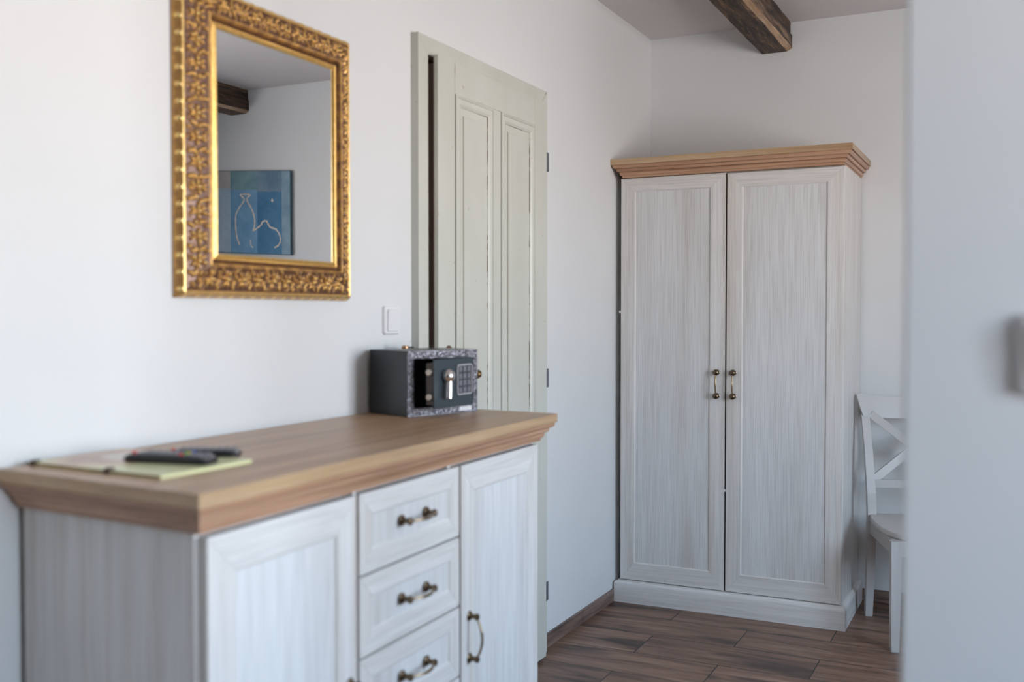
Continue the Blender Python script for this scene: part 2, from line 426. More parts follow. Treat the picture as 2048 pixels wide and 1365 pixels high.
# left wall with a doorway opening
DY0, DY1, DZT = 2.735, 3.585, 2.150
b = B()
b.box((-.15, YF, 0), (0, DY0, ZC), 'wall'); b.box((-.15, DY1, 0), (0, YB, ZC), 'wall'); b.box((-.15, DY0, DZT), (0, DY1, ZC), 'wall')
tag(b.build('wall_left'), 'white plastered wall carrying the gilt mirror', 'wall', kind='structure')
b = B().box((-.15, YB, 0), (XR+.4, YB+.15, ZC), 'wall')
tag(b.build('wall_back'), 'white end wall behind the wardrobe', 'wall', kind='structure')
b = B().box((-.15, YF-.15, 0), (XR+.4, YF, ZC), 'wall_bounce_cut')
tag(b.build('wall_front'), 'unseen wall behind the viewer, darkened to cut bounce light', 'wall', kind='structure')
b = B(); cur = YF
for (y0, y1, z0, z1) in WINS:
    b.box((XR, cur, 0), (XR+.22, y0, ZC), 'wall_bounce_cut'); b.box((XR, y0, 0), (XR+.22, y1, z0), 'wall_bounce_cut'); b.box((XR, y0, z1), (XR+.22, y1, ZC), 'wall_bounce_cut'); cur = y1
b.box((XR, cur, 0), (XR+.22, YB, ZC), 'wall_bounce_cut')
tag(b.build('wall_right'), 'unseen outer wall with the windows, darkened to cut bounce light', 'wall', kind='structure')
# partition that closes the picture on the right
PX, PY = 1.566, 1.20
b = B().box((PX, PY, 0), (XR, PY+.12, ZC), 'wall_daylit', .004)
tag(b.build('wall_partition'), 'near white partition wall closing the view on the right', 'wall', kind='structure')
for i, (y0, y1, z0, z1) in enumerate(WINS):
    w = empty('window_%d' % (i+1), (XR+.1, (y0+y1)/2, z0))
    tag(w, 'white framed window in the outer wall', 'window', kind='structure')
    off = w.location; fr = B(); X0, X1 = XR+.07, XR+.13; t = .055; ym = (y0+y1)/2
    fr.box((X0, y0, z0), (X1, y0+t, z1), 'winframe', .004); fr.box((X0, y1-t, z0), (X1, y1, z1), 'winframe', .004)
    fr.box((X0, y0, z0), (X1, y1, z0+t), 'winframe', .004); fr.box((X0, y0, z1-t), (X1, y1, z1), 'winframe', .004)
    fr.box((X0, ym-.04, z0), (X1, ym+.04, z1), 'winframe', .004)
    fr.build('window_frame', w, off=off)
    B().box((XR+.098, y0+t, z0+t), (XR+.102, y1-t, z1-t), 'glass').build('pane', w, off=off)
    B().box((XR-.05, y0-.04, z0-.03), (XR+.07, y1+.04, z0), 'winframe', .004).build('window_sill', w, off=off)

# skirting: wood-look strips, jointed
def skirt_y(name, x0, x1, y0, y1, side):
    b = B(); y = y0; L = .672
    ys = [y0]
    k = math.floor((y0-4.72)/L)
    while True:
        k += 1; yy = 4.72+k*L
        if yy >= y1-.02: break
        if yy > y0+.02: ys.append(yy)
    ys.append(y1)
    for p, q in zip(ys[:-1], ys[1:]):
        b.box((x0, p+.0015, .0), (x1, q-.0015, .056), 'skirt_y', .0015)
    xg = x1-.002 if side > 0 else x0+.002
    b.box((x0 if side > 0 else xg, y0, .0), (xg if side > 0 else x1, y1, .0545), 'grout')
    return tag(b.build(name), 'wood-look skirting strip at the foot of a white wall', 'skirting', kind='structure')
tag(skirt_y('baseboard_left', 0, .011, 3.65, YB-.012, 1), 'wood-look skirting between the old door and the wardrobe')
tag(skirt_y('baseboard_left', 0, .011, YF, 2.68, 1), 'wood-look skirting behind the sideboard')
b = B(); x = 0.012
for q in (.60, 1.272, 1.944, 2.616, 3.288, XR):
    b.box((x+.0015, YB-.011, 0), (q-.0015, YB, .056), 'skirt_x', .0015); x = q
b.box((.012, YB-.009, 0), (XR, YB, .0545), 'grout')
tag(b.build('baseboard_back'), 'wood-look skirting behind the wardrobe and chair', 'skirting', kind='structure')

# ------------------------------------------------------------------ ceiling beams
def beam(x0, x1, y0, y1, z0, label, seed, flip=False):
    rnd = random.Random(seed); n = int((y1-y0)/.06); b = B()
    # cross-section (x, z), ccw from bottom-left ; material per edge
    w = x1-x0; h = ZC-z0
    prof = [(x0+.004, z0), (x1-.034, z0), (x1-.022, z0+.0015), (x1-.002, z0+.0125), (x1, z0+.0145), (x1+.001, z0+h*.30), (x1, z0+h*.56), (x1-.006, z0+h*.60), (x1-.006, ZC), (x0, ZC), (x0, z0+.004)]
    em = ['beam', 'beam', 'beam_edge', 'beam_edge', 'beam_side', 'beam_side', 'beam', 'beam', None, 'beam_side', 'beam']
    if flip: em[4] = em[5] = 'beam'; em[0] = 'beam_side'
    k = len(prof); vs = []
    ph = [rnd.random()*6 for _ in range(k*2)]
    for j in range(n+1):
        y = y0+(y1-y0)*j/n
        for i, (px, pz) in enumerate(prof):
            dx = .0012*math.sin(y*5+ph[i])+.0008*math.sin(y*31+ph[i]*3)+rnd.uniform(-.0007, .0007)
            dz = .001*math.sin(y*6+ph[i+k])+.0007*math.sin(y*23+ph[i+k]*2)+rnd.uniform(-.0006, .0006)
            if pz >= ZC-.001: dz = 0
            vs.append(((x0+x1-px if flip else px)+dx, y, pz+dz))
    o0 = len(b.v); b.v += vs
    for j in range(n):
        for i in range(k):
            if em[i] is None: continue
            b.f.append([j*k+i, j*k+(i+1) % k, (j+1)*k+(i+1) % k, (j+1)*k+i]); b.m.append(b.mi(em[i])); b.smooth.append(False)
    b.f.append(list(range(k))); b.m.append(b.mi('beam')); b.smooth.append(False)
    b.f.append([n*k+i for i in range(k)]); b.m.append(b.mi('beam')); b.smooth.append(False)
    return tag(b.build('ceiling_beam'), label, 'beam')
beam(.557, .700, YF+.002, YB-.001, 2.580, 'dark rough-hewn wooden ceiling beam above the wardrobe', 1)
beam(2.668, 2.813, PY+.125, YB-.001, 2.572, 'dark wooden ceiling beam seen only as a reflection in the gilt mirror', 5, True)

# ------------------------------------------------------------------ old panelled door with its casing
door = tag(empty('door_1', (.0, 3.15, 0)), 'old sage-white panelled door standing slightly proud of its casing', 'door', kind='structure')
dof_ = door.location
cy0, cy1, cz = 2.685, 3.637, 2.194; cw = .058; ct = .028
def lw(u, v, n): return (n, u, v)                      # left-wall frame: u = y, v = z, n = x
c = B()
c.prism([(cy0, 0), (cy0+cw, 0), (cy0+cw, cz-cw), (cy0, cz)], lw, 0, ct, 'doorpaint', .0015)
c.prism([(cy1-cw, 0), (cy1, 0), (cy1, cz), (cy1-cw, cz-cw)], lw, 0, ct, 'doorpaint', .0015)
c.prism([(cy0+.0006, cz), (cy0+cw, cz-cw+.0006), (cy1-cw, cz-cw+.0006), (cy1-.0006, cz)], lw, 0, ct, 'doorpaint', .0015)
for yy in (cy0+cw, cy1-cw-.0):                          # jambs running into the wall
    c.box((-.15, min(yy, yy+(.0 if yy < 3 else .02))-(.02 if yy < 3 else 0), 0), (.0, yy+(0 if yy < 3 else .02), cz-cw), 'doorcore')
c.box((-.15, cy0+cw, cz-cw), (0, cy1-cw, cz-cw+.015), 'doorcore')
c.box((-.152, cy0+cw-.02, 0), (-.145, cy1-cw+.02, cz-cw+.03), 'doorcore')  # unseen backing added to block sky light leaking in behind the leaf
c.prism([(cy1-.012, cz-.002), (cy1-.009, cz-.002), (cy1-cw+.002, cz-cw+.001), (cy1-cw-.001, cz-cw+.001)], lw, ct, ct+.0006, 'doorcrack')
c.build('casing', door, off=dof_)
# leaf : an overlapping front lip in front of a rebated core
ly0, ly1, lz0, lz1 = 2.748, 3.560, .012, 2.136
xl, xf = .044, .060
L = B()
L.box((.000, ly0+.020, lz0), (xl, ly1-.020, lz1-.02), 'doorcore')
L.box((xl, ly0, lz0), (xf-.012, ly1, lz1), 'doorwear', .001)
st = [(ly0, 2.854), (3.118, 3.176), (3.452, ly1)]      # stiles
top = 2.035; midt, midb = .86, .70; bot = .20
L.box((xf-.013, ly0, lz0), (xf, 2.8533, lz1), 'doorpaint', .0015)
L.box((xf-.013, 3.4527, lz0), (xf, ly1, lz1), 'doorpaint', .0015)
L.box((xf-.013, 2.8547, top), (xf, 3.4520, lz1), 'doorpaint', .0012)
L.box((xf-.013, 2.8547, midb), (xf, 3.4520, midt), 'doorpaint', .0012)
L.box((xf-.013, 2.8547, lz0), (xf, 3.4520, bot), 'doorpaint', .0012)
for (z0, z1) in ((midt, top), (bot, midb)):
    L.box((xf-.013, 3.1185, z0+.0006), (xf, 3.1755, z1-.0006), 'doorpaint', .0012)
    for (y0, y1) in ((2.8547, 3.1180), (3.1760, 3.4520)):
        a_, c_ = (y0, z0+.0008), (y1, z1-.0008)
        def ringpoly(d0, d1, n0, n1, mat):             # mitred moulding ring with a sloping face
            P0 = [(a_[0]+d0, a_[1]+d0), (c_[0]-d0, a_[1]+d0), (c_[0]-d0, c_[1]-d0), (a_[0]+d0, c_[1]-d0)]
            P1 = [(a_[0]+d1, a_[1]+d1), (c_[0]-d1, a_[1]+d1), (c_[0]-d1, c_[1]-d1), (a_[0]+d1, c_[1]-d1)]
            vs = [lw(*p, n0) for p in P0]+[lw(*p, n1) for p in P1]
            L.add(vs, [[i, (i+1) % 4, 4+(i+1) % 4, 4+i] for i in range(4)], mat)
        N0 = xf
        ringpoly(0, .0012, N0-.002, N0-.003, 'doorcrack')
        ringpoly(.0012, .010, N0+.004, N0+.007, 'doorpaint')
        ringpoly(.0012, .0012, N0-.004, N0+.004, 'doorpaint')
        ringpoly(.010, .012, N0+.007, N0+.003, 'doorpaint'); ringpoly(.012, .026, N0+.003, N0+.0015, 'doorpaint')
        ringpoly(.026, .028, N0+.0015, N0+.004, 'doorpaint'); ringpoly(.028, .035, N0+.004, N0-.002, 'doorpaint')
        ringpoly(.035, .0362, N0-.002, N0-.0055, 'doorcrack')
        ringpoly(.0362, .060, N0-.0055, N0-.0055, 'doorpaint')
        ringpoly(.060, .0605, N0-.0055, N0-.0015, 'doorwear'); ringpoly(.0605, .066, N0-.0015, N0-.0005, 'doorpaint')
        d = .066
        L.add([lw(a_[0]+d, a_[1]+d, N0-.0005), lw(c_[0]-d, a_[1]+d, N0-.0005), lw(c_[0]-d, c_[1]-d, N0-.0005), lw(a_[0]+d, c_[1]-d, N0-.0005)], [[0, 1, 2, 3]], 'doorpaint')
# fine cracks along the joints of the frame
for (y0, y1, z0, z1) in ((2.8534, 2.8546, top+.004, 2.125), (2.856, 3.05, top-.0004, top+.0006), (3.17, 3.451, top-.0004, top+.0006)):
    L.box((xf-.002, y0, z0), (xf+.0004, y1, z1), 'doorcrack')
leaf = L.build('door_leaf', door, off=dof_)
for zc in (1.913, 1.086, .260):
    h = B(); h.lathe([(.0045, -.036), (.0045, -.0005), (.0035, -.0004), (.0035, .0004), (.0045, .0005), (.0045, .036)], Matrix.Translation((xf-.004, ly1+.006, zc)), 'hinge', 12)
    h.box((xf-.006, ly1+.006, zc-.036), (xf-.003, ly1+.026, zc+.036), 'hinge')
    tag(h.build('hinge', door, off=dof_), 'dark grey steel hinge')
h = B()
h.prism(rrect(2.792, 1.00, 2.826, 1.232, .0165, 6), lw, xf, xf+.005, 'door_iron', .001)
h.lathe([(.011, 0), (.010, .012), (.008, .036), (.010, .05), (.008, .054)], axis_mx((xf+.004, 2.809, 1.150), (1, 0, 0)), 'door_brass', 16)
h.tube([(xf+.048, 2.809, 1.150), (xf+.050, 2.84, 1.152), (xf+.050, 2.88, 1.146), (xf+.049, 2.905, 1.139)], [.008, .007, .0062, .006], 'door_brass', 12)
h.lathe([(.001, -.014), (.008, -.0125), (.0135, -.006), (.015, 0), (.0135, .006), (.008, .0125), (.001, .014)], axis_mx((xf+.049, 2.911, 1.137), (0, 1, -.1)), 'door_brass', 18)
tag(h.build('handle', door, off=dof_), 'aged brass lever handle on a brown plate')

# ------------------------------------------------------------------ furniture helpers
def framed_front(b, fr, u0, v0, u1, v1, bd, n0, n1, rec=.006, vm='white_v', hm='white_h', pm='white_p', bd_top=None, bd_bot=None):
    """mitred frame with recessed panel, seen from +n"""
    bt = bd_top or bd; bb = bd_bot or bd; g = .0001; s = .004
    iu0, iu1, iv0, iv1 = u0+bd, u1-bd, v0+bb, v1-bt
    def member(P, mat):
        b.prism(P, fr, n0, n1, mat, .0006)
    member([(u0, v0+g), (iu0, iv0+g), (iu0, iv1-g), (u0, v1-g)], vm)
    member([(u1, v0+g), (u1, v1-g), (iu1, iv1-g), (iu1, iv0+g)], vm)
    member([(u0+g, v1), (iu0+g, iv1), (iu1-g, iv1), (u1-g, v1)], hm)
    member([(u0+g, v0), (u1-g, v0), (iu1-g, iv0), (iu0+g, iv0)], hm)
    # sloping inner bead + panel
    O = [(iu0, iv0), (iu1, iv0), (iu1, iv1), (iu0, iv1)]; I = [(iu0+s, iv0+s), (iu1-s, iv0+s), (iu1-s, iv1-s), (iu0+s, iv1-s)]
    vs = [fr(*p, n1-.0015) for p in O]+[fr(*p, n1-rec) for p in I]
    b.add(vs, [[0, 1, 5, 4], [2, 3, 7, 6]], hm); b.add(vs, [[1, 2, 6, 5], [3, 0, 4, 7]], vm)
    b.add([fr(*p, n1-rec) for p in I], [[0, 1, 2, 3]], pm)
    b.add([fr(*p, n0) for p in O], [[3, 2, 1, 0]], vm)
def pull(name, parent, p0, p1, out, mats=('bronze', 'bronze_light'), bow=.018, style='bell', label=None):
    """bow pull between two bosses at p0,p1; out = outward unit vector"""
    b = B(); p0, p1, out = Vector(p0), Vector(p1), Vector(out); ax = (p1-p0).normalized()
    for p in (p0, p1):
        if style == 'bell': pr = [(.0125, 0), (.0125, .002), (.0095, .004), (.0060, .010), (.0055, .016), (.0080, .019), (.0088, .023), (.0070, .027), (.0025, .029)]
        else: pr = [(.0125, 0), (.0130, .002), (.0095, .0045), (.0075, .010), (.0115, .013), (.0142, .018), (.0138, .023), (.0095, .028), (.003, .030)]
        b.lathe(pr, axis_mx(p, out), mats[0], 20)
    pts = []; rr = []; n = 16
    for i in range(n+1):
        t = i/n; q = p0+ax*((p1-p0).length*t)+out*(.020+bow*math.sin(math.pi*t)**.85)
        pts.append(q); rr.append(.0024+.0014*math.sin(math.pi*t))
    b.tube(pts, rr, mats[1], 10)
    m = (p0+p1)/2+out*(.020+bow)
    o = b.build(name, parent)
    if label: tag(o, label)
    return o
CROWN = [(0, 0), (0, -.0240), (-.0075, -.0242), (-.0075, -.0262), (-.0050, -.0265), (-.0055, -.0310), (-.0080, -.0360), (-.0115, -.0385), (-.0210, -.0388), (-.0210, -.0410), (-.0182, -.0412), (-.0182, -.0460), (-.0200, -.0500), (-.0220, -.0515), (-.0315, -.0518), (-.0315, -.0540), (-.0285, -.0542), (-.0285, -.0590), (-.0300, -.0640), (-.0320, -.0665), (-.0370, -.0670), (-.0370, -.0750), (-.041, -.0755)]
def crown(b, x0, y0, x1, y1, zt, mats, sc_=1.0, open_side=None, depth=None):
    """moulded top: rectangle swept by CROWN; offsets go inward while dropping. mats = (material for y-running faces, x-running faces, top)"""
    vs = []; k = len(CROWN)
    for (dx, dz) in CROWN:
        d = -dx*sc_; z = zt+dz*sc_
        X0 = x0+(0 if open_side == 'x0' else d); X1 = x1-(0 if open_side == 'x1' else d)
        Y0 = y0+d; Y1 = y1-(0 if open_side == 'y1' else d)
        vs += [(X0, Y0, z), (X1, Y0, z), (X1, Y1, z), (X0, Y1, z)]
    fx = []; fy = []
    for j in range(k-1):
        o = j*4
        fx += [[o, o+1, o+5, o+4], [o+2, o+3, o+7, o+6]]; fy += [[o+1, o+2, o+6, o+5], [o+3, o, o+4, o+7]]
    b.add(vs, fx[:2], 'oakl_x'); b.add(vs, fy[:2], 'oakl_y'); b.add(vs, fx[2:], 'oakm_x'); b.add(vs, fy[2:], 'oakm_y'); b.add(vs, [[0, 3, 2, 1]], mats[2]); o = (k-1)*4; b.add(vs, [[o, o+1, o+2, o+3]], mats[2])

# ------------------------------------------------------------------ sideboard
TH = R(1.1)
SBX, SBY, SBZ = .533, 1.208, 1.048
sb = tag(empty('sideboard', (SBX, SBY, 0), TH), 'long whitewashed sideboard with an oak top under the gilt mirror', 'sideboard')
t = B(); crown(t, -.519, 0, 0, 1.449, SBZ, ('oak_y', 'oak_x', 'oak_y'), 1.0, 'x0')
tag(t.build('top', sb), 'oak-coloured moulded top')
bx0, bx1, by0, by1 = -.512, -.060, .047, 1.409
c = B()
c.box((bx0, by0, .0), (bx1, by0+.018, SBZ-.0755), 'white_v', .001); c.box((bx0, by1-.018, .0), (bx1, by1, SBZ-.0755), 'white_v', .001)
c.box((bx0, by0+.018, .07), (bx0+.006, by1-.018, SBZ-.08), 'white_v'); c.box((bx0, by0+.018, .07), (bx1, by1-.018, .088), 'white_h')
c.box((bx0, by0+.018, SBZ-.10), (bx1-.004, by1-.018, SBZ-.082), 'white_h')
for yy in (.4945, .9325): c.box((bx0, yy-.008, .088), (bx1-.003, yy+.008, SBZ-.09), 'white_v')
c.box((bx1-.018, by0+.018, 0), (bx1-.004, by1-.018, .07), 'white_h')
c.build('body', sb)
def sf(u, v, n): return (n, u, v)
xf0, xf1 = -.0580, -.0390
zt = .9640
for (y0, y1, hy) in ((.0575, .4895, .464), (.9375, 1.3945, .979)):
    d = B(); framed_front(d, sf, y0, .092, y1, zt, .068, xf0, xf1, .005)
    dd = d.build('door', sb)
    pull('handle', dd, (xf1, hy, .483), (xf1, hy, .588), (1, 0, 0), label='antique bronze bow handle set upright')
for k in range(5):
    z1 = zt-.1703*k-(.0 if k == 0 else .0015); z0 = zt-.1703*(k+1)+.0035
    d = B(); framed_front(d, sf, .5000, z0, .9275, z1, .046, xf0, xf1, .004)
    dd = d.build('drawer', sb)
    zc = (z0+z1)/2+.001
    pull('handle', dd, (xf1, .664, zc), (xf1, .770, zc), (1, 0, 0), label='antique bronze bow handle set level')
for yy in (.478, .872): B().box((-.058, yy, zt+.002), (-.040, yy+.012, zt+.0085), 'whiteplastic', .002).build('bumper', sb)

# ------------------------------------------------------------------ wardrobe
WY = 4.440
wd = tag(empty('wardrobe', (.525, 4.70, 0)), 'tall two-door whitewashed wardrobe with an oak crown in the far corner', 'wardrobe')
wo_ = wd.location
t = B(); crown(t, .003, 4.392, 1.060, 4.957, 2.037, ('oak_y', 'oak_x', 'oak_x'), 1.08, 'y1')
tag(t.build('crown', wd, off=wo_), 'oak-coloured stepped crown moulding')
c = B()
c.box((.030, 4.4705, .10), (.048, 4.945, 1.957), 'white_v', .001); c.box((1.003, 4.4705, .10), (1.021, 4.945, 1.957), 'white_v', .001)
c.box((.048, 4.93, .10), (1.003, 4.940, 1.957), 'white_v'); c.box((.048, 4.4705, 1.935), (1.003, 4.93, 1.957), 'white_h')
c.box((.048, 4.4705, .10), (1.003, 4.93, .118), 'white_h'); c.box((.514, 4.50, .118), (.530, 4.93, 1.935), 'white_v')
c.box((.5195, 4.4600, .10), (.5255, 4.4700, 1.950), 'black')  # black strip that paints the shade in the gap between the doors
c.build('body', wd, off=wo_)
p = B()                                                  # plinth with a rounded top edge
prof = [(0, 0), (0, .082), (.001, .088), (.004, .0935), (.009, .0975), (.016, .0995), (.030, .100), (.05, .100)]
vs = []
for (d, z) in prof: vs += [(.010+d, 4.955, z), (.010+d, 4.425+d, z), (1.041-d, 4.425+d, z), (1.041-d, 4.955, z)]
fy = []; fx = []
for j in range(len(prof)-1):
    o = j*4; fy += [[o, o+1, o+5, o+4], [o+2, o+3, o+7, o+6]]; fx += [[o+1, o+2, o+6, o+5]]
p.add(vs, fx+fy, 'white_h', True)
p.build('plinth', wd, off=wo_)
def wf(u, v, n): return (u, WY+.03-n, v)                 # n grows toward the viewer
def wfc(u, v, n): return (u, 4.470-n, v)
for (x0, x1, hx, ztp) in ((.032, .5185, .484, 1.9535), (.5255, 1.0200, .558, 1.9490)):
    d = B(); framed_front(d, wfc, x0, .1035, x1, ztp, .067, 0, .020, .006, bd_top=.060, bd_bot=.078)
    dd = d.build('door', wd, off=wo_)
    q = pull('handle', dd, (hx-wo_.x, 4.450-wo_.y, .970), (hx-wo_.x, 4.450-wo_.y, 1.074), (0, -1, 0), bow=.010, style='ball', label='antique bronze pull between two ball bosses')
B().box((.0225, 4.452, 1.335), (.0315, 4.458, 1.348), 'whiteplastic', .001).build('bumper', wd, off=wo_)
B().box((.5175, 4.4495, .545), (.5235, 4.4555, .556), 'whiteplastic', .001).build('bumper', wd, off=wo_)

# ------------------------------------------------------------------ chair
ch = tag(empty('dining_chair', (1.360, 4.530, 0), R(19)), 'white wooden chair with a crossed backrest between wardrobe and partition wall', 'chair')
# local: x across, -y forward ; rear legs at y=+.21, front legs at y=-.25
def bar(b, p, q, wx, wy, mat='chair', up=(0, 0, 1)):
    """rectangular bar from p to q, width wx (side), wy (depth)"""
    p, q = Vector(p), Vector(q); d = (q-p).normalized(); f = Vector((0, 1, 0)); f = (f-d*f.dot(d)).normalized(); s_ = d.cross(f)
    vs = []
    for r_, k in ((p, 1), (q, 1)):
        for a_, c_ in ((-1, -1), (1, -1), (1, 1), (-1, 1)): vs.append(r_+s_*a_*wx/2+f*c_*wy/2)
    b.add(vs, [[0, 1, 2, 3], [7, 6, 5, 4], [0, 4, 5, 1], [1, 5, 6, 2], [2, 6, 7, 3], [3, 7, 4, 0]], mat)
SH = .462
def leg_chain(b, pts, w):
    vs = []; n = len(pts)
    for (x, y, z, wx, wy) in pts:
        vs += [(x-wx/2, y-wy/2, z), (x+wx/2, y-wy/2, z), (x+wx/2, y+wy/2, z), (x-wx/2, y+wy/2, z)]
    fs = [[0, 1, 2, 3], [4*n-1, 4*n-2, 4*n-3, 4*n-4]]
    for j in range(n-1):
        for i in range(4): fs.append([4*j+i, 4*j+(i+1) % 4, 4*j+4+(i+1) % 4, 4*j+4+i])
    b.add(vs, fs, 'chair')
XB, XFt = .188, .190
for s_ in (-1, 1):
    b = B(); leg_chain(b, [(s_*XB, .262, 0, .030, .032), (s_*XB, .232, .20, .034, .036), (s_*XB, .215, .44, .036, .038), (s_*(XB+.002), .222, .55, .036, .034), (s_*(XB+.008), .262, .75, .034, .028), (s_*(XB+.014), .300, .885, .034, .026)], 0)
    b.build('leg', ch)
    b = B(); leg_chain(b, [(s_*XFt, -.225, 0, .030, .030), (s_*XFt, -.225, .36, .040, .040), (s_*XFt, -.225, SH-.024, .040, .040)], 0)
    b.build('leg', ch)
b = B()                                                  # D-shaped seat, slightly dished
out = []
hw = .215; yb, yf = .225, -.262
out = [(-hw+.022, yb), (-hw+.004, .12), (-hw, .02), (-hw+.004, -.08), (-hw+.016, -.15), (-hw+.040, -.205), (-hw+.08, -.242), (-hw+.14, -.258), (0, yf)]
out = out+[(-x, y) for x, y in out[:-1][::-1]]
cen = (0, -.01)
rings = [(1.0, -.020), (1.0, -.006), (.985, -.001), (.96, 0), (.8, -.004), (.5, -.008), (.2, -.009)]
vs = []; k = len(out)
vs += [(cen[0]+(x-cen[0])*.97, cen[1]+(y-cen[1])*.97, SH-.024) for x, y in out]
for sc2, dz in rings: vs += [(cen[0]+(x-cen[0])*sc2, cen[1]+(y-cen[1])*sc2, SH+dz) for x, y in out]
fs = [list(range(k))[::-1]]
for j in range(len(rings)):
    for i in range(k): fs.append([j*k+i, j*k+(i+1) % k, (j+1)*k+(i+1) % k, (j+1)*k+i])
fs.append([len(rings)*k+i for i in range(k)])
b.add(vs, fs, 'chair', True); b.build('seat', ch)
b = B()                                                  # apron
for s_ in (-1, 1): b.box((s_*XB-.010, -.21, SH-.085), (s_*XB+.010, .205, SH-.024), 'chair', .001)
b.box((-.172, -.240, SH-.085), (.172, -.220, SH-.024), 'chair', .001); b.box((-.170, .205, SH-.085), (.170, .223, SH-.024), 'chair', .001)
b.build('apron', ch)
b = B()                                                  # top rail: curved and flared at the ends
n = 24; vs = []; fs = []
for i in range(n+1):
    t = -1+2*i/n; x = t*.238; cv = .030*(1-t*t)
    zt_ = .985-.024*(1-abs(t)**2.2)*.9; zb_ = .880-.010*(1-t*t)
    xt, xb_ = x, x*(.212/.238)
    if abs(t) > .93: zt_ -= .012*((abs(t)-.93)/.07)**2
    ytop, ybt = .318, .292
    th = .011
    vs += [(xb_, ybt+cv-th, zb_), (xt, ytop+cv-th, zt_), (xt, ytop+cv+th, zt_-.002), (xb_, ybt+cv+th, zb_)]
for i in range(n):
    o = 4*i
    for k2 in range(4): fs.append([o+k2, o+(k2+1) % 4, o+4+(k2+1) % 4, o+4+k2])
fs += [[0, 1, 2, 3], [4*n, 4*n+3, 4*n+2, 4*n+1]]
b.add(vs, fs, 'chair', True); b.build('top_rail', ch)
b = B(); bar(b, (-.185, .230, .592), (.185, .230, .592), .034, .020); b.build('lower_rail', ch)
for s_ in (-1, 1):
    b = B(); bar(b, (-s_*.178, .236, .606), (s_*.178, .300, .890), .034, .014); b.build('cross_slat', ch)

